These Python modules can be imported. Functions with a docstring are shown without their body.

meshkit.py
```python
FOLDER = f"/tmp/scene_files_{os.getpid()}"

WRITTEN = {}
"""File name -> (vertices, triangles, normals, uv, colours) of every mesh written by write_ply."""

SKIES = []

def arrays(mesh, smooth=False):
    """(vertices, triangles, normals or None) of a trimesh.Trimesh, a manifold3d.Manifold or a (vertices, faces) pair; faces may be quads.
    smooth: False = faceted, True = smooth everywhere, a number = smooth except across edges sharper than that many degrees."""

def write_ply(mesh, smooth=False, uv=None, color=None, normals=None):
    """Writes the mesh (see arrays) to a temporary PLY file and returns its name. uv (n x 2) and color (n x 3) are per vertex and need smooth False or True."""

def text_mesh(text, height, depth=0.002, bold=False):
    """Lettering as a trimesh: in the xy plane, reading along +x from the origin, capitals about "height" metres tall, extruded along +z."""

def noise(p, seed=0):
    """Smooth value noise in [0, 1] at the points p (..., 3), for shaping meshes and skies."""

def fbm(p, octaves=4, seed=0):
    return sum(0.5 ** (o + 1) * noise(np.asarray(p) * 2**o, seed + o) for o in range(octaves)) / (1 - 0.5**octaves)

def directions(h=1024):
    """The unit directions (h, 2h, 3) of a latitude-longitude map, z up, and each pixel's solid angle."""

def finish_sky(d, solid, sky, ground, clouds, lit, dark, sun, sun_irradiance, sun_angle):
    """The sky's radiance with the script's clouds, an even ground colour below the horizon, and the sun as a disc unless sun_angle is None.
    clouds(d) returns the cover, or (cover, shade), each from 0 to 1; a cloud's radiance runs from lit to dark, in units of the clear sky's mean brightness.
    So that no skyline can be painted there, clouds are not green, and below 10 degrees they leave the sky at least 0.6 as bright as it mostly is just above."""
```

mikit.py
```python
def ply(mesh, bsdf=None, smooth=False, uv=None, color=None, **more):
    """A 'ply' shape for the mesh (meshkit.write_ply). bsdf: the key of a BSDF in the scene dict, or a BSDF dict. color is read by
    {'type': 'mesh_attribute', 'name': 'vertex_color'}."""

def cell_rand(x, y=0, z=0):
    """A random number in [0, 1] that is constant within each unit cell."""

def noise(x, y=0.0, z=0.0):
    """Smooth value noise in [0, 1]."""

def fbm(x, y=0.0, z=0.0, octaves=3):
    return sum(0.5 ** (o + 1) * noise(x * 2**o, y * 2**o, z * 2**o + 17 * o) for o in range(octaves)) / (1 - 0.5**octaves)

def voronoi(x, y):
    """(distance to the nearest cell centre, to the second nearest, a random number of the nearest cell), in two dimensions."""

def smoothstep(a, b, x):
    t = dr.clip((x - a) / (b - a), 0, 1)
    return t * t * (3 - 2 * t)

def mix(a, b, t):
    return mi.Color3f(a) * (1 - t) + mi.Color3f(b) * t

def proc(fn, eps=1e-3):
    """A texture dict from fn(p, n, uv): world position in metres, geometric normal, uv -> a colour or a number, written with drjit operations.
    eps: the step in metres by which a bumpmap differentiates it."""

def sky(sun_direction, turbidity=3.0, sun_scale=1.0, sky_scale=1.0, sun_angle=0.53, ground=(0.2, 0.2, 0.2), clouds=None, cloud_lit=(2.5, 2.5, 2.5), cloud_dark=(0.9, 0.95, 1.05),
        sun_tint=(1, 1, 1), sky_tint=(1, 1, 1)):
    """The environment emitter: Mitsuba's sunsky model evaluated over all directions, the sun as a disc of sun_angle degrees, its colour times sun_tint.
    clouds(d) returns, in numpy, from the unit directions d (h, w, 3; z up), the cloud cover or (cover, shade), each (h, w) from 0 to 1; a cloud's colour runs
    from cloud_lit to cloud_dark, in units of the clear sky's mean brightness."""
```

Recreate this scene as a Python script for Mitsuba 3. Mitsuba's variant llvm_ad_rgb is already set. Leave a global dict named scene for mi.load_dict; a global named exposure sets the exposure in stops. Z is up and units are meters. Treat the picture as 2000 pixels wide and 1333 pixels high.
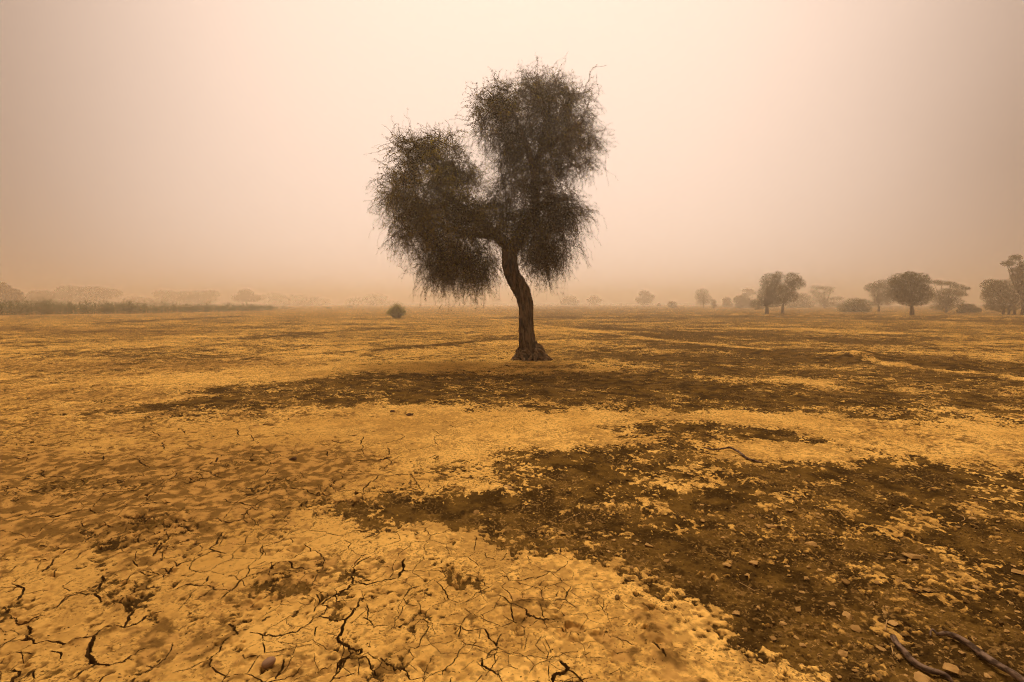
import math
import numpy as np
import trimesh
import drjit as dr
import mitsuba as mi
import mikit
import meshkit
from scipy.spatial import Delaunay, cKDTree

scene, labels = {'type': 'scene'}, {}
T = mi.ScalarTransform4f

# ------------------------------------------------------------------ camera, sky, exposure
CAM_H = 1.5
PITCH = math.radians(4.1468)
CAM = np.array([0.0, 0.0, CAM_H])
FWD = np.array([0.0, math.cos(PITCH), -math.sin(PITCH)])
UP = np.array([0.0, math.sin(PITCH), math.cos(PITCH)])
exposure = 1.1

scene['camera'] = {'type': 'perspective', 'fov': 90.0, 'fov_axis': 'x', 'near_clip': 0.05, 'far_clip': 5000.0,
                   'to_world': T().look_at(origin=CAM.tolist(), target=(CAM + FWD).tolist(), up=[0, 0, 1]),
                   'medium': {'type': 'ref', 'id': 'dust_medium'}}

SUN = np.array([0.03, math.cos(math.radians(61)), math.sin(math.radians(61))])
GLOW = np.array([1.0, .80, .68])
PEAK = 25.0


def dusty_sky(d):
    """A sky filled with dust: brightest round the veiled sun high in front, paler below it, duller and browner to the sides."""
    el = np.degrees(np.arcsin(np.clip(d[..., 2], -1, 1)))
    az = np.degrees(np.arctan2(d[..., 0], d[..., 1]))
    ang = np.degrees(np.arccos(np.clip(d @ (SUN / np.linalg.norm(SUN)), -1, 1)))
    n = meshkit.fbm(d * 2.4, octaves=4, seed=4) - 0.5
    side = az * np.sqrt(np.cos(np.radians(el))) + 5 * n
    low = .86 * np.exp(-np.abs(side / 43.5) ** 4) * (1 + .0045 * (el - 5))
    back = .25 * np.clip((np.abs(az) - 70) / 60, 0, 1)
    glow = 24.0 * np.exp(-.5 * (ang / 8.0) ** 2)
    return np.ones_like(el), 1 - np.clip((low + back + glow) / PEAK, 0, 1)


UNIT = .182 * 2 ** exposure
DULL = np.array([.15, .076, .038])
scene['sky'] = mikit.sky(SUN.tolist(), turbidity=8, sun_scale=0.03, sun_angle=24, sun_tint=(1.0, 0.8, 0.6), ground=(0.45, 0.28, 0.11),
                         clouds=dusty_sky, cloud_lit=tuple((DULL + PEAK * GLOW) / UNIT), cloud_dark=tuple(DULL / UNIT))

# airborne dust: one closed box round the whole scene
HAZE_DENSITY = 0.0045
scene['dust_medium'] = {'type': 'homogeneous', 'albedo': {'type': 'rgb', 'value': [0.955, 0.855, 0.655]}, 'sigma_t': HAZE_DENSITY,
                        'phase': {'type': 'hg', 'g': 0.72}}
scene['no_surface'] = {'type': 'null'}
scene['haze'] = {'type': 'cube', 'to_world': T().translate([0, 300, 7.5]).scale([900, 720, 9.0]),
                 'bsdf': {'type': 'ref', 'id': 'no_surface'}, 'interior': {'type': 'ref', 'id': 'dust_medium'}}
labels['haze'] = {'label': 'orange airborne dust haze filling the air over the plain', 'category': 'haze', 'kind': 'stuff'}


# ------------------------------------------------------------------ helpers
def ray(px, py):
    """Direction of the photograph's pixel (2000 x 1333)."""
    d = FWD + np.array([1.0, 0, 0]) * (px - 1000) / 1000.0 + UP * (666.5 - py) / 1000.0
    return d / np.linalg.norm(d)


def G(px, py):
    """The point of the flat ground under a pixel."""
    d = ray(px, py)
    t = -CAM_H / d[2]
    return (CAM + d * t)[:2]


def P(px, py, y):
    """The point at distance y (along +y) under a pixel."""
    d = ray(px, py)
    return CAM + d * (y / d[1])


def rng_of(seed):
    return np.random.default_rng(seed)


def np_cell(x, y, z=0):
    x, y, z = (np.asarray(v, np.int64) + 1000000 for v in (x, y, z))
    M = np.int64(0xFFFFFFFF)
    h = ((x * 374761393 & M) + (y * 668265263 & M) + (z * 2147483647 & M)) & M
    h = ((h ^ (h >> 13)) * 1274126177) & M
    return ((h ^ (h >> 16)) & 0xFFFFFF) / 16777215.0


def np_noise(x, y=0.0, z=0):
    i, j = np.floor(x), np.floor(y)
    u, v = x - i, y - j
    u, v = u * u * (3 - 2 * u), v * v * (3 - 2 * v)
    i, j = i.astype(np.int64), j.astype(np.int64)
    a = np_cell(i, j, z) * (1 - u) + np_cell(i + 1, j, z) * u
    b = np_cell(i, j + 1, z) * (1 - u) + np_cell(i + 1, j + 1, z) * u
    return a * (1 - v) + b * v


def np_fbm(x, y, z=0, octaves=3):
    return sum(0.5 ** (o + 1) * np_noise(x * 2 ** o, y * 2 ** o, z + 17 * o) for o in range(octaves)) / (1 - 0.5 ** octaves)


def np_step(a, b, x):
    t = np.clip((x - a) / (b - a), 0, 1)
    return t * t * (3 - 2 * t)


class NumpyOps:
    exp, sqrt, maximum, minimum, clip = np.exp, np.sqrt, np.maximum, np.minimum, np.clip
    noise, fbm, smoothstep = staticmethod(np_noise), staticmethod(np_fbm), staticmethod(np_step)


class DrjitOps:
    exp, sqrt, maximum, minimum, clip = dr.exp, dr.sqrt, dr.maximum, dr.minimum, dr.clip
    smoothstep = staticmethod(mikit.smoothstep)

    @staticmethod
    def noise(x, y=0.0, z=0):
        """mikit.noise in two dimensions (z a whole number), half the work of the three-dimensional one."""
        x, y = mi.Float(x), mi.Float(y)
        i, j = dr.floor(x), dr.floor(y)
        u, v = x - i, y - j
        u, v = u * u * (3 - 2 * u), v * v * (3 - 2 * v)
        c = mikit.cell_rand
        return dr.lerp(dr.lerp(c(i, j, z), c(i + 1, j, z), u), dr.lerp(c(i, j + 1, z), c(i + 1, j + 1, z), u), v)

    @staticmethod
    def fbm(x, y, z=0, octaves=3):
        return sum(0.5 ** (o + 1) * DrjitOps.noise(x * 2 ** o, y * 2 ** o, z + 17 * o) for o in range(octaves)) / (1 - 0.5 ** octaves)


def tubes(paths, radii, sides=3):
    """Many polylines of equal length (m, n, 3), radii (m, n): one open tube each, as one (vertices, faces)."""
    p = np.asarray(paths, float)
    m, n = p.shape[:2]
    t = np.gradient(p, axis=1)
    t /= np.linalg.norm(t, axis=2, keepdims=True) + 1e-12
    ref = np.where(np.abs(t[..., 2:]) < 0.9, [0, 0, 1.0], [1.0, 0, 0])
    a = np.cross(t, ref)
    a /= np.linalg.norm(a, axis=2, keepdims=True) + 1e-12
    b = np.cross(t, a)
    ang = np.arange(sides) * 2 * np.pi / sides
    r = np.broadcast_to(radii, (m, n))[:, :, None, None]
    v = p[:, :, None] + r * (np.cos(ang)[None, None, :, None] * a[:, :, None] + np.sin(ang)[None, None, :, None] * b[:, :, None])
    k, i, j = np.meshgrid(np.arange(m), np.arange(n - 1), np.arange(sides), indexing='ij')
    o = k * n * sides
    q = np.stack([o + i * sides + j, o + i * sides + (j + 1) % sides, o + (i + 1) * sides + (j + 1) % sides, o + (i + 1) * sides + j], -1).reshape(-1, 4)
    return v.reshape(-1, 3), np.vstack([q[:, [0, 1, 2]], q[:, [0, 2, 3]]])


def joined(*meshes):
    vs, fs, at = [], [], 0
    for v, f in meshes:
        vs.append(np.asarray(v, float))
        fs.append(np.asarray(f, int) + at)
        at += len(v)
    return np.vstack(vs), np.vstack(fs)


def spline(points, n):
    """A smooth curve of n points through the given ones (any number of columns)."""
    from scipy.interpolate import PchipInterpolator
    p = np.asarray(points, float)
    s = np.r_[0, np.cumsum(np.linalg.norm(np.diff(p[:, :3], axis=0), axis=1))]
    return np.stack([PchipInterpolator(s, p[:, k])(np.linspace(0, s[-1], n)) for k in range(p.shape[1])], 1)


def unit(v):
    return v / (np.linalg.norm(v, axis=-1, keepdims=True) + 1e-12)


def cards(centre, along, across, length, width):
    """Small pointed leaf quads (a diamond each)."""
    u, w = along * (np.asarray(length) / 2)[:, None], across * (np.asarray(width) / 2)[:, None]
    v = np.stack([centre - u, centre + w, centre + u, centre - w], 1).reshape(-1, 3)
    k = np.arange(len(centre))[:, None] * 4
    return v, np.vstack([k + [0, 1, 2], k + [0, 2, 3]])


def add(key, mesh, bsdf, smooth=False, label=None, category=None, group=None, kind=None, **kw):
    scene[key] = mikit.ply(mesh, bsdf, smooth=smooth, **kw)
    tag(key, label, category, group, kind)


def tag(key, label=None, category=None, group=None, kind=None):
    d = {k: v for k, v in (('label', label), ('category', category), ('group', group), ('kind', kind)) if v}
    if d:
        labels[key] = d


used = {}


def numbered(name):
    used[name] = used.get(name, -1) + 1
    return name if used[name] == 0 else f'{name}_{used[name]:03d}'


# ------------------------------------------------------------------ the ground: where the dark soil, the scuffed and edge-dimmed crust and the tracks lie
def strokes(rows):
    """(pixel, pixel, half width in metres, strength) -> strips on the ground."""
    return [(*G(a, b), *G(c, d), w, s) for a, b, c, d, w, s in rows]


DARK = strokes([
    (1330, 935, 1960, 950, .50, 1.0), (1250, 1005, 2050, 1010, .42, 1.0), (1430, 1085, 2050, 1090, .30, 1.0),
    (1600, 1175, 2050, 1180, .22, 1.0), (1790, 1265, 2050, 1280, .17, 1.0), (1430, 1130, 1730, 1300, .17, .55),
    (800, 1000, 1250, 965, .24, .85), (960, 1020, 1260, 1050, .18, .75), (1010, 905, 1300, 880, .28, .85), (1580, 1130, 1760, 1240, .17, .75), (1500, 1200, 1740, 1345, .16, .5), (1740, 1345, 2050, 1345, .16, 1.0),
    (300, 797, 560, 777, .32, 1.1), (450, 762, 620, 748, .30, 1.0), (590, 772, 830, 745, .80, 1.0), (680, 727, 760, 735, .5, .8),
    (800, 772, 1180, 785, .55, .9), (880, 745, 1420, 738, .75, .75), (1150, 765, 1420, 780, .8, .7),
    (1350, 765, 2050, 790, 1.0, .7), (1420, 720, 2050, 745, .9, .55), (1250, 832, 1440, 842, .36, .75), (1500, 848, 1660, 868, .22, .6),
    (1200, 695, 1450, 702, .9, .6), (1400, 682, 1680, 700, .75, 1.0), (1680, 700, 2060, 724, 1.0, 1.0),
    (875, 1118, 905, 1150, .07, .95), (700, 1010, 760, 960, .10, .55), (850, 925, 900, 895, .12, .6), (640, 975, 700, 1000, .08, .5),
    (640, 692, 1000, 662, .35, .9), (500, 660, 760, 640, .5, .5), (1240, 654, 1330, 658, .8, .7), (1000, 622, 1500, 619, 1.2, .5),
    (1440, 618, 2050, 629, 1.6, .9), (1150, 640, 1400, 652, .7, .55), (1450, 655, 1650, 665, 1.2, .5), (200, 632, 480, 618, .6, .7),
    (100, 690, 420, 700, .9, .45),
])
PALE = strokes([
    (1180, 806, 1480, 815, .30, .65), (1480, 815, 1720, 842, .22, .5), (1560, 872, 2000, 850, .26, .5), (1440, 868, 1620, 905, .14, .6),
    (1490, 684, 1760, 714, .20, .8), (1750, 712, 2050, 745, .20, .65), (1250, 660, 1490, 682, .26, .65), (960, 624, 1250, 658, .25, .65),
    (600, 835, 1080, 825, .65, .7), (900, 1100, 1150, 1130, .22, .4), (1000, 1220, 1300, 1270, .20, .3), (1450, 640, 1900, 655, 1.1, .35),
    (350, 740, 900, 712, .55, .6), (1380, 738, 1560, 745, .35, .5),
])
ROUGH_AND_DIM = strokes([
    (-100, 850, 420, 800, 1.5, .5), (-100, 1000, 420, 960, .6, .5), (-100, 1180, 330, 1130, .30, .16), (-100, 1290, 420, 1330, .22, .16), (420, 1180, 760, 1120, .14, .18), (1800, 850, 2050, 900, .5, .5),  # broad side strips: darkening toward the frame edges painted as scuffed crust
    
    (-60, 935, 520, 925, .55, .9), (-60, 985, 300, 1000, .3, .8), (-60, 715, 420, 712, 1.6, .7), (-60, 760, 180, 770, .8, .5),
    (-60, 1080, 160, 1060, .2, .25), (420, 940, 640, 905, .35, .6), (-60, 640, 300, 650, 2.5, .7), (480, 1140, 620, 1110, .10, .4), (280, 1280, 420, 1240, .10, .4),
    (720, 1320, 560, 1300, .08, .5), (1020, 1180, 1180, 1260, .09, .5), (1180, 1160, 1330, 1300, .08, .5),
])
RIDGE = strokes([(1400, 684, 1680, 702, .45, .10), (1680, 702, 2080, 726, .5, .13), (1440, 616, 2080, 627, .9, .30), (640, 693, 1010, 663, .3, .05),
                 (1000, 621, 1440, 616, .8, .12), (200, 632, 480, 618, .5, .10)])


def strip_sum(O, x, y, rows):
    total = 0
    for ax, ay, bx, by, w, s in rows:
        dx, dy = bx - ax, by - ay
        t = O.clip(((x - ax) * dx + (y - ay) * dy) / (dx * dx + dy * dy), 0, 1)
        ex, ey = x - ax - t * dx, y - ay - t * dy
        total = total + s * O.exp(-(ex * ex + ey * ey) / (w * w) * .46)
    return total


def soil(O, x, y):
    """(dark soil, scuffed crust with painted edge dimming), each 0 to 1."""
    wx = x + .30 * (O.noise(x * 1.7, y * 1.7, 5) - .5) + .10 * (O.noise(x * 6, y * 6, 6) - .5)
    wy = y + .30 * (O.noise(x * 1.7, y * 1.7, 7) - .5) + .10 * (O.noise(x * 6, y * 6, 8) - .5)
    f = .07 + O.minimum(strip_sum(O, wx, wy, DARK), .80) - strip_sum(O, wx, wy, PALE)
    far = O.smoothstep(7.0, 22.0, y)
    f = f + far * (.36 + 1.1 * (O.fbm(x * .35, y * .6, 21, 3) - .45)) + .19 * O.smoothstep(-1.0, 5.0, x) * O.smoothstep(5.0, 11.0, y)
    n = 1.0 * (O.fbm(x * 1.9, y * 1.9, 31, 3) - .5) + 1.25 * (O.fbm(x * 8, y * 8, 41, 3) - .5) + 1.55 * (O.fbm(x * 38, y * 38, 45, 3) - .5)
    dark = O.smoothstep(.36, .62, f + n)
    r = strip_sum(O, wx, wy, ROUGH_AND_DIM) + .35 * (O.fbm(x * 1.3, y * 1.3, 51, 2) - .35) + .8 * (O.fbm(x * 4.5, y * 4.5, 61, 3) - .5) + 1.1 * (O.fbm(x * 26, y * 26, 66, 3) - .5)
    rough = O.smoothstep(.34, .70, r)
    return dark, rough


def ground_height(x, y):
    O = NumpyOps
    near = 1 - np_step(30, 60, np.hypot(x, y))
    dark, rough = soil(O, x, y)
    z = .05 * (np_fbm(x * .3, y * .3, 1, 2) - .5) * near
    z = z + .016 * (np_fbm(x * 1.6, y * 1.6, 2, 3) - .5)
    z = z + .009 * (np_fbm(x * 9, y * 9, 3, 3) - .5) * (.25 + 1.1 * rough)
    # flakes of crust: shallow steps that curl
    h = np_fbm(x * 3.2, y * 3.2, 11, 4) * 11
    k = np.floor(h)
    z = z + (.0045 * (k + np_step(.0, .12, h - k)) + .003 * (h - k) - .032) * (.40 + 1.4 * rough) * (1 - .6 * dark)
    # crumbly dark soil, a little below the crust
    z = z - .012 * dark + dark * (.030 * (np_fbm(x * 11, y * 11, 12, 3) - .5) + .020 * (np_noise(x * 45, y * 45, 13) - .5))
    z = z + strip_sum(O, x, y, RIDGE) * (.75 + .5 * np_noise(x * 1.5, y * 1.5, 9))
    z = z + (.006 * (np_fbm(x * 26, y * 26, 15, 2) - .5) + .005 * (np_noise(x * 70, y * 70, 16) - .5)) * (.35 + .8 * rough)
    # pits of old drops and hoof prints
    pit = np_noise(x * 14, y * 14, 14)
    z = z - .005 * np_step(.78, .92, pit) * (1 - dark)
    return z


# ------------------------------------------------------------------ cracks: traced grooves with true walls
CRACKS = [  # width (m) and pixels along the groove
    (.016, [(812, 452), (760, 470), (712, 515), (668, 560), (735, 610), (700, 660), (695, 690)]),
    (.013, [(910, 610), (850, 630), (780, 662), (695, 690), (600, 705), (540, 735), (515, 752)]),
    (.022, [(515, 752), (485, 800), (502, 850), (515, 912)]),
    (.013, [(640, 898), (580, 905), (515, 912), (450, 940), (400, 975)]),
    (.010, [(730, 845), (680, 890), (640, 898)]), (.007, [(820, 800), (770, 815), (730, 845)]),
    (.012, [(370, 518), (440, 508), (540, 505)]), (.016, [(580, 400), (575, 430), (545, 470), (540, 505), (550, 552)]),
    (.008, [(370, 518), (330, 560), (305, 585)]),
    (.013, [(1200, 262), (1130, 285), (1060, 320), (985, 345), (940, 370), (925, 402)]), (.008, [(940, 370), (920, 358), (890, 366)]),
    (.014, [(1240, 160), (1215, 185), (1205, 230), (1175, 248), (1200, 262), (1250, 275)]),
    (.008, [(985, 345), (970, 325), (935, 320)]), (.013, [(940, 195), (900, 225), (875, 260), (858, 296)]),
    (.008, [(1110, 120), (1090, 155), (1000, 170), (940, 195), (915, 180)]), (.007, [(858, 296), (890, 260), (980, 238)]),
    (.010, [(1430, 40), (1400, 30), (1340, 72), (1270, 98), (1210, 85), (1160, 98)]), (.008, [(1430, 40), (1470, 0)]),
    (.008, [(1340, 72), (1390, 90)]), (.008, [(1420, 90), (1415, 125)]), (.012, [(770, 175), (776, 215)]),
    (.013, [(1590, 325), (1540, 350), (1490, 380), (1400, 405)]), (.012, [(1400, 405), (1370, 415), (1330, 450), (1280, 485)]),
    (.010, [(1280, 485), (1215, 478), (1190, 480), (1130, 462), (1060, 465), (1005, 480), (940, 495)]),
    (.011, [(1165, 410), (1150, 440), (1110, 465)]), (.011, [(1280, 485), (1235, 525)]), (.014, [(1590, 325), (1640, 365), (1700, 375)]),
    (.006, [(1110, 465), (1070, 500), (1040, 545), (1000, 590)]), (.008, [(1390, 345), (1388, 385), (1370, 415)]),
    (.016, [(1280, 672), (1295, 710), (1325, 742)]), (.011, [(1390, 730), (1440, 740), (1530, 748), (1640, 728), (1700, 680), (1790, 645)]),
    (.010, [(1325, 742), (1260, 790), (1200, 850), (1150, 885), (1185, 915)]), (.006, [(1150, 885), (1050, 930), (950, 960)]),
    (.014, [(1975, 360), (1972, 450)]), (.012, [(1972, 455), (1920, 495), (1880, 525), (1790, 575), (1760, 615)]), (.009, [(1770, 520), (1790, 560)]),
    (.013, [(1790, 645), (1860, 655), (1880, 668)]), (.012, [(1880, 660), (1925, 655), (2000, 580)]),
    (.017, [(1925, 655), (1905, 710), (1885, 760), (1940, 795), (2000, 820)]), (.009, [(1950, 830), (1890, 900), (1870, 950)]),
    (.015, [(130, 465), (100, 462), (85, 450)]), (.010, [(100, 462), (0, 470)]), (.014, [(130, 465), (125, 490), (100, 530)]),
    (.018, [(15, 580), (40, 615), (85, 655)]), (.010, [(250, 618), (180, 640), (85, 655)]), (.016, [(150, 680), (155, 700), (145, 752)]),
    (.009, [(0, 795), (60, 760), (145, 752), (200, 772), (280, 775)]), (.015, [(280, 775), (330, 780), (360, 792)]), (.009, [(360, 792), (420, 780), (470, 765), (540, 735)]),
    (.010, [(290, 825), (340, 845), (330, 870)]), (.012, [(0, 925), (100, 932), (60, 985), (0, 1010)]), (.012, [(180, 930), (180, 975)]),
    (.013, [(305, 305), (275, 345), (245, 375)]), (.008, [(275, 365), (325, 370)]), (.010, [(640, 940), (570, 970), (540, 1009)]),
    (.013, [(1575, 875), (1560, 920), (1550, 985)]), (.008, [(90, 830), (175, 838)]), (.011, [(740, 330), (770, 350)]), (.012, [(775, 385), (840, 398)]),
    (.006, [(960, 785), (920, 860), (880, 890), (820, 905)]), (.008, [(1590, 195), (1540, 215), (1460, 245), (1440, 310)]),
]
CRACKS = [(w, [(x * .35, 980 + y * .35) for x, y in p]) for w, p in CRACKS]
CRACKS += [(w, [(650 + x * .35, 980 + y * .35) for x, y in p]) for w, p in [
    (.012, [(205, 308), (150, 335), (118, 360)]), (.015, [(118, 360), (112, 455), (130, 465)]), (.011, [(130, 465), (60, 490), (10, 535)]),
    (.013, [(130, 465), (200, 450), (270, 435), (370, 428)]), (.018, [(370, 428), (385, 390), (395, 330)]), (.006, [(410, 380), (520, 392), (600, 388), (690, 370)]),
    (.010, [(160, 540), (120, 605), (75, 655)]), (.014, [(75, 655), (50, 700), (25, 765)]), (.009, [(75, 655), (20, 660)]),
    (.007, [(160, 540), (190, 540), (235, 530)]), (.012, [(25, 765), (80, 800), (150, 815), (60, 890), (20, 950)]),
    (.007, [(920, 520), (985, 560), (1060, 590)]), (.014, [(1060, 590), (1090, 625), (1150, 655), (1245, 638)]), (.007, [(1150, 655), (1100, 690)]),
    (.006, [(680, 680), (740, 715), (850, 715)]), (.012, [(850, 715), (865, 755), (920, 808)]), (.010, [(920, 808), (885, 830), (862, 865)]),
    (.006, [(920, 808), (960, 835), (1015, 835)]), (.012, [(830, 880), (835, 920), (890, 955), (940, 990)]),
    (.020, [(1270, 885), (1300, 915), (1305, 945), (1260, 970), (1235, 985), (1230, 1020)]), (.011, [(1305, 945), (1350, 965), (1400, 1015)]),
    (.008, [(1540, 740), (1600, 770), (1680, 805)]), (.013, [(1785, 795), (1830, 845), (1860, 890)]), (.010, [(270, 870), (320, 905), (380, 940), (415, 990)]),
    (.006, [(1200, 455), (1160, 510)]), (.006, [(1225, 455), (1300, 480), (1320, 530)]), (.008, [(850, 285), (855, 315), (895, 325)]),
    (.008, [(0, 985), (60, 970), (130, 950)]), (.009, [(170, 645), (215, 668)]), (.006, [(500, 980), (430, 995), (400, 970)]),
]]
CRACKS += [(w, [(x * .35, 680 + y * .35) for x, y in p]) for w, p in [
    (.012, [(1560, 800), (1510, 830), (1440, 855), (1420, 885), (1360, 910)]), (.010, [(1340, 840), (1290, 870)]), (.012, [(500, 540), (540, 552), (640, 548)]),
    (.010, [(75, 520), (90, 540), (140, 545)]), (.008, [(150, 575), (180, 590)]), (.010, [(200, 680), (130, 715), (60, 730)]), (.010, [(0, 755), (40, 765), (30, 820)]),
    (.012, [(580, 630), (540, 645), (480, 650)]), (.009, [(1390, 440), (1410, 465)]), (.009, [(1640, 550), (1660, 570)]), (.008, [(1680, 670), (1690, 720)]), (.012, [(400, 880), (500, 860)]),
    (.010, [(730, 620), (820, 625)]), (.008, [(500, 590), (520, 610), (600, 605)]), (.009, [(1440, 1200), (1480, 1180)]), (.009, [(740, 840), (820, 820), (900, 815)]),
]]


def crack_points():
    """Points of the ground mesh along every groove: the rims, set close, and the floor between them."""
    rng = rng_of(3)
    lines = [(w, np.array([G(*q) for q in p])) for w, p in CRACKS]
    # the finer net between them: edges of polygon plates, many of them only begun
    from scipy.spatial import Voronoi
    for seed, x0, x1, y0, y1, cell, share, w0, w1 in ((5, -4.2, .5, 1.7, 4.6, .17, .80, .0028, .0058), (6, -2.2, .9, 1.75, 2.9, .10, .55, .0020, .0038),
                                                      (7, -6.5, -.6, 3.6, 7.5, .34, .60, .006, .013), (8, -.2, 1.1, 1.75, 2.7, .14, .42, .0022, .0042)):
        r = rng_of(seed)
        g = np.stack(np.meshgrid(np.arange(x0, x1, cell), np.arange(y0, y1, cell)), -1).reshape(-1, 2)
        vor = Voronoi(g + r.uniform(-.42, .42, g.shape) * cell)
        for e in vor.ridge_vertices:
            if -1 in e or r.random() > share:
                continue
            pts = vor.vertices[e]
            if np.linalg.norm(pts[1] - pts[0]) > cell * 1.4:
                continue
            if np_noise(pts[:1, 0] * 1.3, pts[:1, 1] * 1.3, 33)[0] < .36:
                continue
            if r.random() < .3:
                pts = np.array([pts[0], pts[0] + (pts[1] - pts[0]) * r.uniform(.4, .8)])
            lines.append((r.uniform(w0, w1), pts))
    lines = [(w * (.76 if k < len(CRACKS) else 1.1), p) for k, (w, p) in enumerate(lines)]
    rims, floors, mids = [], [], []
    for w, p in lines:
        s = np.r_[0, np.cumsum(np.linalg.norm(np.diff(p, axis=0), axis=1))]
        step = max(.0045, .75 * w)
        n = max(4, int(s[-1] / step))
        t = np.linspace(0, s[-1], n)
        q = np.stack([np.interp(t, s, p[:, k]) for k in (0, 1)], 1)
        jit = np.stack([np_fbm(q[:, 0] * 16, q[:, 1] * 16, 71, 4), np_fbm(q[:, 0] * 16, q[:, 1] * 16, 81, 4)], 1) - .5
        q = q + jit * min(.06, .27 * s[-1])
        d = np.gradient(q, axis=0)
        d = unit(d)
        nrm = np.stack([-d[:, 1], d[:, 0]], 1)
        u = t / s[-1]
        ww = w * (.55 + .45 * np.clip(5 * np.minimum(u, 1 - u), 0, 1)) * (.62 + .8 * np_fbm(q[:, 0] * 24, q[:, 1] * 24, 91, 3))
        keep = soil(NumpyOps, q[:, 0], q[:, 1])[0] < .97
        q, nrm, ww = q[keep], nrm[keep], ww[keep]
        if len(q) < 3:
            continue
        for sgn in (-1, 1):
            rims.append(np.c_[q + sgn * nrm * ww[:, None] * .5, ww * 0])
            floors.append(np.c_[q + sgn * nrm * ww[:, None] * .38, -np.minimum(4.0 * ww, .07)])
        floors.append(np.c_[q, -np.minimum(6.0 * ww, .10)])
        mids.append(np.c_[q, ww])
    return np.vstack(rims), np.vstack(floors), np.vstack(mids)


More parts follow.
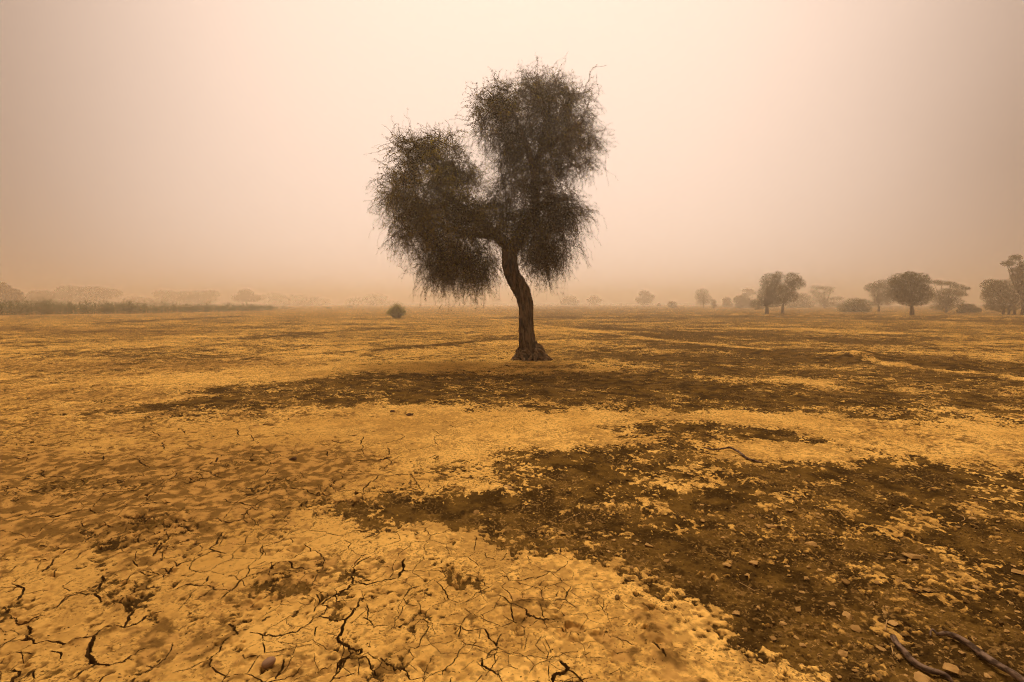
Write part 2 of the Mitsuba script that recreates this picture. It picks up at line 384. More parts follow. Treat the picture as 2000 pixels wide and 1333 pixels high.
def build_ground():
    rng = rng_of(1)
    rows, y = [], 1.55
    while y < 690:
        dx = max(.0066, y * .0036) if y < 60 else y * .006
        half = min(700, y * 1.12 + .7)
        n = int(2 * half / dx)
        x = np.linspace(-half, half, n) + rng.uniform(-.35, .35, n) * dx
        yy = y + rng.uniform(-.35, .35, n) * min(max(.0062, y * y / 768 * .85), 4 * dx)
        rows.append(np.c_[x, yy])
        y += min(max(.0062, y * y / 768 * .85), 4 * dx)
    p = np.vstack(rows)
    # outside the view: coarser
    a = np.stack(np.meshgrid(np.arange(-4, 4.01, .05), np.arange(-3, 1.5, .05)), -1).reshape(-1, 2)
    g = np.geomspace(1, 700, 70)
    c = np.stack(np.meshgrid(np.r_[-g[::-1], g], np.r_[-g[60::-1] * .3 - 2.8, g]), -1).reshape(-1, 2)
    c = c[(np.abs(c[:, 0]) > c[:, 1] * 1.12 + 1.0) & ~((np.abs(c[:, 0]) < 4.1) & (c[:, 1] < 1.6) & (c[:, 1] > -3.1))]
    p = np.vstack([p, a + rng.uniform(-.01, .01, a.shape), c, [[-880, -400], [880, -400], [-880, 1000], [880, 1000], [0, 1000], [0, -400]]])
    rims, floors, mids = crack_points()
    tree = cKDTree(mids[:, :2])
    dist, i = tree.query(p, distance_upper_bound=.05)
    ok = ~np.isfinite(dist)
    ok[~ok] = dist[~ok] > mids[i[~ok], 2] * .5 + .0022
    p = p[ok]
    # rims that fall inside another groove go
    dist, i = tree.query(rims[:, :2], k=4)
    inside = (dist < mids[i, 2] * .42).any(1)
    rims = rims[~inside]
    q = np.vstack([np.c_[p, np.zeros(len(p))], rims, floors])
    z = ground_height(q[:, 0], q[:, 1]) + q[:, 2]
    f = Delaunay(q[:, :2]).simplices
    e = np.cross(q[f[:, 1], :2] - q[f[:, 0], :2], q[f[:, 2], :2] - q[f[:, 0], :2])
    f = np.where(e[:, None] < 0, f[:, ::-1], f)
    v = np.c_[q[:, :2], z]
    return v, f, q[:, 2] < -1e-6


def ground_colour(p, n, uv):
    O = DrjitOps
    x, y = p.x, p.y
    dark, rough = soil(O, x, y)
    a = O.fbm(x * 2.3, y * 2.3, 101, 3)
    b = O.fbm(x * 38, y * 38, 111, 3)
    pale = mikit.mix((.75, .455, .108), (.56, .318, .068), O.smoothstep(.30, .72, a * .55 + b * .45))
    pale = mikit.mix(pale, (.20, .115, .032), O.smoothstep(.58, .74, O.fbm(x * 37, y * 37, 121, 4)) * .62)
    patch = O.smoothstep(.49, .60, .34 * O.fbm(x * .9, y * .9, 191, 3) + .30 * O.fbm(x * 8, y * 8, 195, 3) + .36 * O.fbm(x * 34, y * 34, 196, 3))
    pale = mikit.mix(pale, (.29, .155, .036), patch * .62)
    left_dimming = O.smoothstep(.2, -1.7, x + .7 * (O.fbm(x * .8, y * .8, 199, 2) - .5)) * O.smoothstep(9.0, 4.0, y)  # left foreground painted darker, imitating light falloff toward the frame edge
    pale = mikit.mix(pale, (.40, .222, .050), left_dimming * .62)
    specks = O.smoothstep(.68, .78, O.noise(x * 120, y * 120, 197)) * O.smoothstep(.38, .62, O.fbm(x * 4, y * 4, 198, 3))
    pale = mikit.mix(pale, (.15, .080, .018), specks * .75)
    scuffed = mikit.mix((.42, .23, .056), (.14, .074, .017), O.smoothstep(.3, .65, O.fbm(x * 17, y * 17, 131, 3)))
    c = mikit.mix(pale, scuffed, rough * .9)
    soil_c = mikit.mix((.128, .070, .014), (.048, .026, .006), O.smoothstep(.30, .68, O.fbm(x * 7, y * 7, 141, 4)))
    crumbs = O.smoothstep(.66, .76, O.noise(x * 75, y * 75, 151)) * O.smoothstep(.35, .6, O.fbm(x * 2.5, y * 2.5, 161, 2))
    soil_c = mikit.mix(soil_c, (.33, .19, .055), crumbs * .45)
    return mikit.mix(c, soil_c, dark)


def ground_bump(p, n, uv):
    O = DrjitOps
    x, y = p.x, p.y
    return O.fbm(x * 45, y * 45, 171, 3) * .012 + O.noise(x * 230, y * 230, 181) * .003


scene['earth'] = {'type': 'twosided', 'bsdf': {'type': 'bumpmap', 'arbitrary': mikit.proc(ground_bump, eps=2e-3), 'scale': 1.0,
                                               'bsdf': {'type': 'diffuse', 'reflectance': mikit.proc(ground_colour)}}}
gv, gf, deep = build_ground()
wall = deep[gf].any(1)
scene['ground'] = mikit.ply((gv, gf[~wall]), 'earth', smooth=True, uv=gv[:, :2])
labels['ground'] = {'label': 'cracked ochre earth plain with patches of dark crumbly soil', 'category': 'ground', 'kind': 'structure'}
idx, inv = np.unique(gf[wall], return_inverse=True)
scene['crack_shade'] = {'type': 'twosided', 'bsdf': {'type': 'diffuse', 'reflectance': {'type': 'rgb', 'value': [.15, .082, .024]}}}  # darker than the crust: shade inside the cracks painted as colour
scene['ground__crack_walls'] = mikit.ply((gv[idx], inv.reshape(-1, 3)), 'crack_shade', smooth=False)
labels['ground__crack_walls'] = {'label': 'walls of the drying cracks with shade painted into their colour', 'kind': 'stuff'}




def z_at(xy):
    return ground_height(np.atleast_2d(xy)[:, 0], np.atleast_2d(xy)[:, 1])


# ------------------------------------------------------------------ materials of what stands on the ground
def bark(p, n, uv):
    O = DrjitOps
    ang = p.x * 1.0 + p.y * .8
    s = O.fbm(ang * 26, p.z * 5, 3, 4)
    return mikit.mix((.125, .082, .042), (.034, .021, .010), O.smoothstep(.35, .68, s))


def root_colour(p, n, uv):
    s = mikit.fbm(p.x * 22, p.y * 22, p.z * 22, 3)
    return mikit.mix((.21, .138, .070), (.075, .046, .022), mikit.smoothstep(.3, .7, s))


def leaf_green(p, n, uv):
    s = mikit.fbm(p.x * 1.6, p.y * 1.6, p.z * 1.6, 2)
    return mikit.mix((.36, .285, .008), (.15, .122, .006), mikit.smoothstep(.35, .65, s))


def leaf_brown(p, n, uv):
    s = mikit.fbm(p.x * 1.9 + 7, p.y * 1.9, p.z * 1.9, 2)
    return mikit.mix((.125, .080, .008), (.072, .054, .007), mikit.smoothstep(.35, .65, s))


scene['bark'] = {'type': 'twosided', 'bsdf': {'type': 'diffuse', 'reflectance': mikit.proc(bark)}}
scene['root_wood'] = {'type': 'twosided', 'bsdf': {'type': 'diffuse', 'reflectance': mikit.proc(root_colour)}}
scene['twig_wood'] = {'type': 'twosided', 'bsdf': {'type': 'diffuse', 'reflectance': {'type': 'rgb', 'value': [.052, .034, .012]}}}


def leafy(fn, trans=.35):
    return {'type': 'principledthin', 'base_color': mikit.proc(fn) if callable(fn) else {'type': 'rgb', 'value': list(fn)}, 'roughness': .7, 'diff_trans': trans, 'spec_trans': 0.0}


scene['leaf_green'] = leafy(leaf_green, 1.0)
scene['leaf_brown'] = leafy(leaf_brown, 1.0)
scene['far_leaf'] = leafy((.105, .082, .015), 1.0)
scene['far_leaf_green'] = leafy((.105, .100, .018), 1.0)
scene['far_wood'] = {'type': 'twosided', 'bsdf': {'type': 'diffuse', 'reflectance': {'type': 'rgb', 'value': [.07, .045, .02]}}}
scene['crop_leaf'] = leafy((.080, .105, .012), .8)

# ------------------------------------------------------------------ the tree
YT = float(G(1036, 702)[1])
MPP = YT / 1000.0 / math.cos(PITCH)
tree_key = 'khejri_tree'
labels[tree_key] = {'label': 'lone crooked tree with weeping twiggy crown in the middle of the cracked plain', 'category': 'tree'}


def swept(path, sides, shape):
    """A closed tube along path (n, 4: x y z r) whose radius is r * shape(angle, t)."""
    c = np.asarray(path, float)
    n = len(c)
    t = unit(np.gradient(c[:, :3], axis=0))
    a = np.array([1.0, 0, 0])
    va, th = [], np.arange(sides) * 2 * np.pi / sides
    for k in range(n):
        a = unit(a - t[k] * (a @ t[k]))
        b = np.cross(t[k], a)
        r = c[k, 3] * shape(th, k / (n - 1))
        va.append(c[k, :3] + r[:, None] * (np.cos(th)[:, None] * a + np.sin(th)[:, None] * b))
    v = np.vstack(va + [c[:1, :3], c[-1:, :3]])
    i, j = np.meshgrid(np.arange(n - 1), np.arange(sides), indexing='ij')
    q = np.stack([i * sides + j, i * sides + (j + 1) % sides, (i + 1) * sides + (j + 1) % sides, (i + 1) * sides + j], -1).reshape(-1, 4)
    f = np.vstack([q[:, [0, 1, 2]], q[:, [0, 2, 3]]])
    j = np.arange(sides)
    f = np.vstack([f, np.stack([(j + 1) % sides, j, j * 0 + n * sides], 1), np.stack([(n - 1) * sides + j, (n - 1) * sides + (j + 1) % sides, j * 0 + n * sides + 1], 1)])
    return v, f


def rough_bark(v, amount, freq, seed):
    d = meshkit.fbm(v * np.array([freq, freq, freq * .28]), 3, seed) - .5
    c = v.copy()
    c[:, :2] += (v[:, :2] - v[:, :2].mean(0)) * 0
    n = unit(np.c_[d, np.roll(d, 3), d * .2])
    return c + n * (d[:, None] * amount)


def tp(px, py, dy=0.0):
    return P(px, py, YT + dy)


base_z = float(z_at(G(1036, 702))[0])
trunk_px = [(1036, 712, 20), (1036, 700, 19), (1034, 690, 18), (1031, 675, 16.4), (1029, 655, 15.2), (1028, 635, 13.8), (1027, 617, 13.2), (1026.5, 600, 14.2),
            (1024, 585, 15.0), (1019, 570, 15.6), (1012, 557, 16.0), (1004, 543, 15.6), (998, 528, 14.8), (995, 510, 14.5), (995, 495, 15), (996, 478, 14), (998, 468, 10)]
path = np.array([[*tp(a, b, .10 * math.sin(b / 40.0)), r * MPP] for a, b, r in trunk_px])
path = spline(path, 130)


def trunk_shape(th, t):
    def dip(at, w, d):
        x = (th - at + np.pi) % (2 * np.pi) - np.pi
        return d * np.exp(-(x / w) ** 2)
    toes = 1 + .16 * np.exp(-t / .05) * np.cos(th * 9 + 1.3) + .07 * np.exp(-t / .09) * np.cos(th * 5)
    furrow = dip(-1.95 + .6 * t, .26, .24) + dip(-.95 - .4 * t, .2, .10) + dip(.9, .3, .16) + dip(2.6, .3, .12)
    return toes * (1 - furrow) + .02 * np.cos(th * 13 + 9 * t) + .03 * np.cos(th * 3 + 14 * t)


v, f = swept(path, 84, trunk_shape)
v = v + unit(np.c_[v[:, 0] - np.interp(v[:, 2], path[:, 2], path[:, 0]), v[:, 1] - np.interp(v[:, 2], path[:, 2], path[:, 1]), v[:, 2] * 0]) * \
    ((meshkit.fbm(v * [13, 13, 3.2], 4, 5) - .5) * .085)[:, None]
# a few burrs on the trunk
for bx, by, br in ((1014.5, 617, 4.5), (1014, 630, 3), (1040, 600, 3.5), (1006, 560, 4)):
    c = tp(bx, by, -.04)
    d = np.linalg.norm(v - c, axis=1)
    v += unit(v - c - [0, .1, 0]) * (.55 * br * MPP * np.exp(-(d / (br * MPP)) ** 2))[:, None]
scene[tree_key + '__trunk'] = mikit.ply((v, f), 'bark', smooth=True)

# gnarled roots that spread from the foot of the trunk
rng = rng_of(11)
foot = tp(1036, 702)
foot[2] = base_z
for k in range(19):
    a = 2 * np.pi * k / 19 + rng.uniform(-.13, .13)
    L = rng.uniform(.32, .46) * (1.12 if math.sin(a) < 0 else .9)
    o = np.array([math.cos(a), math.sin(a), 0])
    side = np.array([-o[1], o[0], 0])
    h0 = rng.uniform(.24, .46)
    pts = []
    for s in np.linspace(0, 1, 7):
        r = .13 + L * s
        z = h0 * (1 - s ** 1.35) * (1 - .25 * s) + .07 * math.sin(8 * s + k) * (1 - s) - .035 * s
        w = .10 * math.sin(5.5 * s + 2.1 * k) * s + rng.normal(0, .012)
        pts.append(np.r_[foot + o * r + side * w + [0, 0, z], (.066 - .022 * s) * rng.uniform(.7, 1.35)])
    rv, rf = swept(spline(pts, 26), 14, lambda th, t: 1 + .16 * np.cos(2 * th + 5 * t) + .08 * np.cos(3 * th - 7 * t))
    rv = rv + (meshkit.noise(rv * 34, 8)[:, None] - .5) * .02
    scene[numbered(tree_key + '__root')] = mikit.ply((rv, rf), 'root_wood', smooth=True)

# main limbs
limbs = [
    [(997, 487, 0, 12.5), (986, 475, -.05, 11), (968, 460, -.1, 9.8), (950, 447, -.15, 8.4), (925, 425, -.2, 7), (895, 405, -.2, 5.5), (868, 380, -.15, 4.2), (845, 345, -.1, 3)],
    [(999, 490, 0, 13), (1010, 470, .03, 12), (1020, 452, .05, 11.4), (1035, 438, .06, 11), (1043, 415, .06, 9.8), (1046, 385, .03, 9), (1045, 350, 0, 8.4), (1038, 312, -.05, 7),
     (1028, 280, -.1, 5.6), (1014, 248, -.1, 4.4), (1000, 215, -.05, 3)],
    [(1045, 352, 0, 7), (1051, 315, .08, 6), (1058, 280, .15, 5), (1066, 240, .2, 4), (1078, 200, .2, 2.8)],
    [(1044, 412, .05, 7.5), (1062, 400, -.05, 6.4), (1085, 392, -.15, 5), (1108, 390, -.25, 3.4)],
    [(1040, 320, -.03, 5), (1070, 290, -.25, 4.2), (1105, 262, -.4, 3.4), (1135, 240, -.5, 2.4)],
    [(970, 462, -.1, 6.5), (930, 458, .25, 5.4), (890, 452, .5, 4.2), (850, 440, .6, 3)],
]
skeleton, sk_r = [], []
for L in limbs:
    c = spline([[*tp(a, b, d), r * MPP] for a, b, d, r in L], 46)
    c[:, :3] += (np.stack([np_fbm(np.arange(46) * .23, np.full(46, 3.3 * L[0][0]), s, 2) for s in (1, 2, 3)], 1) - .5) * .07 * np.linspace(0, 1, 46)[:, None]
    v, f = swept(c, 20, lambda th, t: 1 + .07 * np.cos(3 * th + 9 * t) + .05 * np.cos(5 * th - 6 * t))
    v = v + unit(np.cross(v, [0.1, .2, 1])) * ((meshkit.fbm(v * [14, 14, 5], 3, 9) - .5) * .02)[:, None]
    scene[numbered(tree_key + '__limb')] = mikit.ply((v, f), 'bark', smooth=True)
    skeleton += list(c[4::4, :3])

# lobes of the crown: centre and radii in photograph pixels at the tree, depth offset (m), hang (how far the twigs weep), green share
LOBES = [
    (1030, 205, 100, 72, .0, .25, .15), (1100, 215, 62, 62, .3, .25, .15), (965, 225, 50, 62, -.3, .3, .2), (1118, 285, 62, 68, -.2, .45, .15),
    (1050, 290, 80, 60, .4, .4, .15), (990, 282, 50, 42, .3, .6, .15), (1060, 350, 60, 50, -.3, .6, .15), (1004, 342, 45, 38, .3, .6, .2), (982, 396, 38, 32, .2, .5, .2),
    (1065, 410, 62, 48, -.1, .7, .12), (1105, 415, 42, 40, .1, .8, .12), (1080, 470, 55, 45, .0, 1.0, .10), (1040, 480, 40, 45, -.2, .9, .15),
    (850, 350, 82, 62, -.1, .35, .75), (805, 305, 48, 42, .2, .2, .3), (862, 290, 42, 36, .1, .2, .35), (906, 350, 40, 48, .2, .35, .5), (790, 380, 52, 62, .1, .6, .6),
    (865, 415, 85, 60, -.4, .6, .75), (815, 445, 62, 60, .2, .8, .55), (880, 480, 72, 55, .1, 1.0, .4), (925, 430, 45, 50, -.4, .6, .5),
    (900, 520, 62, 42, -.1, 1.0, .3), (940, 515, 30, 36, .2, 1.0, .25), (965, 445, 38, 34, -.5, .5, .6), (860, 515, 48, 45, .3, 1.0, .3), (1000, 440, 26, 30, -.35, .5, .5), (1046, 436, 34, 30, -.35, .6, .15), (1062, 500, 40, 34, .1, .9, .1),
]
nodes, node_l = [], []
for k, (cx, cy, rx, ry, dy, hang, gr) in enumerate(LOBES):
    n = int(.0145 * rx * ry) + 8
    u = unit(rng.normal(size=(n, 3))) * rng.random((n, 1)) ** .42
    rz = min(1.15 * (rx + ry) / 2, 75)
    for a, b, c in u:
        nodes.append(tp(cx + a * rx * .86, cy + b * ry * .86, dy + c * rz * MPP))
        node_l.append(k)
nodes, node_l = np.array(nodes), np.array(node_l)
# branches: grow from the limbs to every node, each node joined to the nearest wood
sk = np.array(skeleton)
wood, parent, done = list(sk), [-1] * len(sk), np.zeros(len(nodes), bool)
best = np.full(len(nodes), np.inf)
who = np.zeros(len(nodes), int)
for i, s in enumerate(sk):
    d = np.linalg.norm(nodes - s, axis=1)
    m = d < best
    best[m], who[m] = d[m], i
order = []
for _ in range(len(nodes)):
    i = int(np.argmin(np.where(done, np.inf, best)))
    done[i] = True
    wood.append(nodes[i])
    parent.append(int(who[i]))
    order.append(i)
    d = np.linalg.norm(nodes - nodes[i], axis=1) + .06
    m = (d < best) & ~done
    best[m], who[m] = d[m], len(wood) - 1
wood = np.array(wood)
load = np.zeros(len(wood))
load[len(sk):] = 1
for i in range(len(wood) - 1, len(sk) - 1, -1):
    load[parent[i]] += load[i]
bp, br_ = [], []
for i in range(len(sk), len(wood)):
    a, b = wood[parent[i]], wood[i]
    L = np.linalg.norm(b - a)
    s = np.linspace(0, 1, 5)[:, None]
    mid = a + (b - a) * s + np.sin(np.pi * s) * (rng.normal(size=3) * .10 * L + [0, 0, .12 * L])
    r = .0065 * math.sqrt(load[i])
    r0 = min(.0065 * math.sqrt(load[parent[i]]), r * 1.3) if parent[i] >= len(sk) else r * 1.3
    bp.append(mid)
    br_.append(np.minimum(np.linspace(r0, r, 5), .045))
scene[tree_key + '__branches'] = mikit.ply(tubes(np.array(bp), np.array(br_), 5), 'bark', smooth=True)
labels[tree_key + '__branches'] = {'kind': 'stuff'}

# twigs: fine zigzag sprays, upright at the top of a lobe, weeping lower down
hang = np.array([l[5] for l in LOBES])[node_l]
cen = np.array([tp(l[0], l[1], l[4]) for l in LOBES])[node_l]
green = np.array([l[6] for l in LOBES])[node_l]
PER = 14
src = np.repeat(np.arange(len(nodes)), PER)
N = len(src)
hg = np.clip(hang[src] * rng.uniform(.45, 1.3, N), 0, 1.3)
d = unit(unit(nodes - cen)[src] * .55 + rng.normal(size=(N, 3)) * .75 + np.c_[np.zeros((N, 2)), .55 - .75 * hg])
length = rng.uniform(.28, .62, N) * (1 + .55 * hg) * np.where(rng.random(N) < .06, 1.45, 1)
K = 6
pos = nodes[src] + rng.normal(size=(N, 3)) * .06
pts = [pos]
zig = unit(rng.normal(size=(N, 3)))
for k in range(K - 1):
    s = (k + 1) / (K - 1)
    d = unit(d + np.c_[np.zeros((N, 2)), -(.06 + .36 * hg) * (.4 + s)] + (zig * .62 if k % 2 else -zig * .62) + rng.normal(size=(N, 3)) * .27)
    pts.append(pts[-1] + d * (length / (K - 1))[:, None])
tw = np.stack(pts, 1)
rad = np.linspace(.0044, .0018, K)[None] * rng.uniform(.8, 1.25, (N, 1))
extra, extra_r = [], []
for row in [((1040, 165), (1043, 140), (1047, 118), (1048, 104)), ((1020, 160), (1016, 140), (1012, 128), (1010, 118)), ((1135, 175), (1150, 160), (1155, 140), (1168, 127)),
            ((1150, 160), (1160, 132), (1175, 133), (1184, 132)), ((1160, 200), (1172, 180), (1168, 165), (1166, 150)), ((1170, 275), (1184, 300), (1183, 330), (1186, 362)),
            ((920, 235), (898, 236), (880, 237), (868, 238)), ((780, 280), (765, 265), (755, 255), (742, 243)), ((770, 295), (755, 283), (748, 282), (738, 287)),
            ((835, 275), (845, 262), (858, 255), (860, 240)), ((800, 280), (795, 262), (802, 252), (804, 244)), ((760, 330), (742, 318), (738, 316), (730, 313)),
            ((745, 360), (735, 365), (725, 358), (714, 362)), ((930, 190), (920, 180), (914, 172), (906, 166)), ((1170, 240), (1182, 250), (1188, 262), (1196, 258)),
            ((1120, 440), (1140, 430), (1150, 440), (1152, 465)), ((1130, 480), (1142, 500), (1148, 515), (1150, 520)), ((830, 540), (828, 560), (829, 575), (830, 588)),
            ((795, 500), (785, 512), (783, 520), (793, 535)), ((1090, 530), (1088, 545), (1090, 555), (1090, 562)), ((1003, 560), (1002, 572), (1000, 580), (998, 590))]:
    c = spline([[*tp(a, b, rng.uniform(-.25, .25))] for a, b in row], K)
    for _ in range(1):
        extra.append(c + np.r_[[[0, 0, 0]], np.cumsum(rng.normal(size=(K - 1, 3)) * .016, 0)])
        extra_r.append(np.linspace(.0065, .003, K))
tw = np.concatenate([tw, np.array(extra)])
rad = np.concatenate([rad, np.array(extra_r)])
scene[tree_key + '__twigs'] = mikit.ply(tubes(tw, rad, 3), 'twig_wood', smooth=True)
labels[tree_key + '__twigs'] = {'label': 'fine zigzag twigs weeping from the branches', 'kind': 'stuff'}

# small leaves along the twigs
M = len(tw)
PERL = 11
s = rng.uniform(.08, 1.0, (M, PERL)) * (K - 1)
i0 = np.clip(s.astype(int), 0, K - 2)
rowi = np.arange(M)[:, None]
at = tw[rowi, i0] * (1 - (s - i0))[..., None] + tw[rowi, i0 + 1] * (s - i0)[..., None]
al = unit(unit(tw[rowi, i0 + 1] - tw[rowi, i0]) * .6 + rng.normal(size=(M, PERL, 3)) * .7 + [0, 0, -.25])
ac = unit(np.cross(al, rng.normal(size=(M, PERL, 3))))
ll, lw = rng.uniform(.030, .066, (M, PERL)), rng.uniform(.009, .020, (M, PERL))
at = at + al * (ll / 2)[..., None]
gsel = np.r_[rng.random(N) < np.minimum(green[src] * 1.25, .95), np.zeros(M - N, bool)]
keep = rng.random((M, PERL)) < .93
for name, sel, mat, lab in (('leaves', gsel, 'leaf_green', 'yellowish green small leaves of the left part of the crown'), ('leaves_001', ~gsel, 'leaf_brown', 'brownish small leaves of the upper and right part of the crown')):
    k = (sel[:, None] & keep)
    scene[tree_key + '__' + name] = mikit.ply(cards(at[k], al[k], ac[k], ll[k], lw[k]), mat)
    labels[tree_key + '__' + name] = {'label': lab, 'kind': 'stuff'}


# ------------------------------------------------------------------ trees, bushes and the crop in the dust behind
def far_tree(name, label, base, lobes, seed, n=2600, leaf=.20, mat='far_leaf', trunks=None, flat=False, group=None, y=None, gap=.42, droop=0.0, trunk_r=None):
    """base: pixel of the foot; lobes: (centre, radii) pixels of the crown's clumps at the foot's distance."""
    r = rng_of(seed)
    key = numbered(name)
    g = G(*base)
    if y is not None:
        g = np.array([P(base[0], base[1], y)[0], y])
    k = 1 + .90 * float(np_step(75, 200, g[1]))
    g = np.array([g[0] * k, g[1] * k])
    y0 = float(g[1])
    m = y0 / 1000.0
    z0 = float(z_at(g)[0]) if y0 < 120 else 0.0
    feet = trunks or [base[0]]
    n, leaf, gap = int(n * (3.3 if leaf < .3 else 3.8)), leaf * (.62 if leaf < .3 else 1.1), gap - (.09 if leaf < .3 else .24)
    labels[key] = {'label': label, 'category': 'bush' if 'bush' in name or 'shrub' in name else 'tree'}
    if group:
        labels[key]['group'] = group
    size = np.array([a[2] * a[3] for a in lobes], float)
    pick = r.choice(len(lobes), n, p=size / size.sum())
    L = np.array(lobes, float)
    dy = r.normal(0, .25, len(lobes)) * L[:, 2] * m
    u = unit(r.normal(size=(n, 3))) * r.random((n, 1)) ** .38 * (1 + .10 * r.random((n, 1)) ** 4)
    rr = np.sqrt(L[pick, 2] * L[pick, 3])
    cen = np.array([P(a[0], a[1], y0) for a in lobes])
    p = cen[pick] + np.c_[u[:, 0] * L[pick, 2] * m, u[:, 1] * rr * m + dy[pick], u[:, 2] * L[pick, 3] * m]
    dens = .55 * meshkit.fbm(p / (7 * leaf) + seed, 3, seed) + .45 * meshkit.noise(p / (.16 * size.max() ** .5 * m * 2.2) + seed, seed)
    edge = np.linalg.norm(u, axis=1)
    p, u = p[dens > gap - .10 + .10 * edge], u[dens > gap - .10 + .10 * edge]
    p[:, 2] -= droop * r.random(len(p)) ** 2
    p[:, 2] = np.maximum(p[:, 2], z0 + .05)
    k = len(p)
    al = unit(r.normal(size=(k, 3)) + [0, 0, -.2])
    ac = unit(np.cross(al, r.normal(size=(k, 3))))
    crown = cards(p, al, ac, r.uniform(.7, 1.5, k) * leaf, r.uniform(.35, .8, k) * leaf)
    scene[key + '__crown'] = mikit.ply(crown, mat)
    paths, rads = [], []
    H = max(c[2] for c in cen) - z0
    tr = trunk_r or max(.10, .035 * H)
    trunk_paths = []
    for fx in feet:
        x0 = P(fx, base[1], y0)[0]
        near = sorted(cen, key=lambda c: abs(c[0] - x0) + .3 * abs(c[2] - z0))
        fork = np.array([x0 + .25 * (near[0][0] - x0), y0, z0 + .38 * (np.mean([c[2] for c in cen]) - z0)])
        trunk_paths.append((spline([[x0, y0, z0 - .15], [x0 + r.normal(0, .02), y0, z0 + .35 * (fork[2] - z0)], fork], 8), np.linspace(tr * 1.3, tr * .75, 8)))
        for c in (cen if len(feet) == 1 else near[:max(2, len(cen) // len(feet))]):
            for _ in range(2):
                e = c + r.normal(size=3) * .05 * H * np.array([1, 1, .4])
                e[2] = max(e[2], fork[2] + .1)
                mid = (fork + e) / 2 + np.array([0, 0, -.06 * H if flat else .03 * H]) + r.normal(size=3) * .03 * H
                paths.append(spline([fork, mid, e], 8))
                rads.append(np.linspace(tr * .5, tr * .12, 8))
    tv = joined(*[swept(np.c_[a, b], 10, lambda th, t: 1 + .1 * np.cos(3 * th + 5 * t)) for a, b in trunk_paths])
    scene[key + '__trunk'] = mikit.ply(tv, 'far_wood', smooth=True)
    if paths:
        scene[key + '__branches'] = mikit.ply(tubes(np.array(paths), np.array(rads), 5), 'far_wood', smooth=True)
        labels[key + '__branches'] = {'kind': 'stuff'}
    return key


def z4(rows):
    """Pixels read in the enlargement of the right skyline."""
    return [(1400 + a * .3, 480 + b * .3, c * .3, d * .3) for a, b, c, d in rows]


def z5(rows):
    return [(960 + a / 4, 540 + b / 4, c / 4, d / 4) for a, b, c, d in rows]


far_tree('dusty_tree', 'bushy tree with a low lump of foliage beside its thick trunk, touching a leaning tree', (1497.5, 614),
         z4([(345, 240, 62, 62), (400, 300, 60, 70), (330, 320, 60, 60), (270, 380, 52, 38), (395, 205, 35, 38), (360, 370, 62, 34)]), 21, 3400, .22, trunk_r=.24)
far_tree('dusty_tree', 'tree leaning right with a fanned crown, joined to its bushier neighbour on the left', (1528, 612.5),
         z4([(490, 215, 55, 42), (520, 250, 52, 40), (460, 290, 58, 60), (440, 360, 48, 34), (485, 330, 40, 40)]), 22, 2600, .22, trunk_r=.20)
far_tree('dusty_tree', 'round dense tree on a short straight trunk, darkest of the trees in the dust', (1780.5, 618.5),
         z4([(1200, 230, 62, 52), (1320, 225, 68, 48), (1260, 290, 118, 75), (1190, 320, 52, 55), (1345, 310, 58, 55), (1265, 365, 95, 32), (1240, 195, 40, 28)]), 23, 5200, .20, trunk_r=.22, gap=.40)
far_tree('dusty_tree', 'pale wide tree half hidden behind the left side of the round dense tree', (1716, 609.5),
         z4([(1010, 275, 50, 30), (1080, 255, 70, 34), (1060, 310, 70, 55), (1110, 345, 55, 50), (1045, 370, 35, 30)]), 24, 2800, .26)
far_tree('umbrella_tree', 'flat topped umbrella tree with layered sprays to the right of the round dense tree', (1848, 611.5),
         z4([(1440, 238, 60, 14), (1520, 245, 70, 16), (1570, 265, 50, 14), (1500, 300, 90, 24), (1620, 280, 34, 12), (1590, 320, 50, 16), (1450, 340, 80, 40), (1530, 370, 80, 34), (1470, 400, 80, 28)]), 25, 4200, .20, flat=True, gap=.45)
far_tree('dusty_tree', 'broad dark tree with several trunks next to the frame edge', (1968, 614.5),
         z4([(1800, 255, 62, 38), (1880, 265, 70, 45), (1760, 300, 42, 42), (1850, 330, 100, 60), (1930, 350, 80, 70), (1800, 390, 60, 36), (1900, 410, 80, 26)]), 26, 4600, .22, trunks=[1959, 1970, 1981], gap=.40)
far_tree('tall_tree', 'tallest tree in the dust with tiered sprays, cut by the right frame edge', (1999, 615),
         z4([(1950, 80, 40, 22), (1905, 115, 46, 20), (1990, 130, 60, 34), (1940, 160, 50, 22), (1960, 205, 60, 34), (2040, 180, 60, 60), (1985, 265, 70, 50), (2060, 300, 70, 70)]), 27, 4200, .22, gap=.43)
far_tree('umbrella_tree', 'faint flat topped tree between the leaning tree and the low green thicket', (1610, 606),
         z4([(640, 272, 50, 14), (700, 280, 58, 16), (740, 300, 34, 12), (680, 320, 60, 20), (660, 360, 55, 30), (720, 370, 45, 34), (620, 300, 30, 14)]), 28, 2400, .28, flat=True, gap=.45)
far_tree('umbrella_tree', 'very faint low flat topped tree touching the left side of the green thicket', (1622, 604),
         z4([(770, 345, 50, 12), (730, 395, 60, 30), (790, 390, 50, 30)]), 29, 1200, .34, flat=True)
far_tree('green_shrub', 'low rounded green thicket in front of the pale wide tree', (1672, 610.5),
         z4([(880, 375, 70, 34), (940, 390, 70, 40), (830, 405, 60, 30), (900, 420, 100, 24)]), 30, 2600, .24, mat='far_leaf_green', gap=.38)
far_tree('dusty_tree', 'small round faint tree left of the bushy tree, its trunk leaning', (1449, 605.5),
         z4([(160, 355, 52, 32), (190, 380, 50, 28), (150, 390, 36, 22)]), 31, 1500, .30)
far_tree('umbrella_tree', 'faint flat spray of a crown peeping over the small round faint tree', (1464, 603),
         z4([(205, 292, 40, 12), (230, 310, 32, 14), (190, 320, 34, 14)]), 32, 900, .36, flat=True)
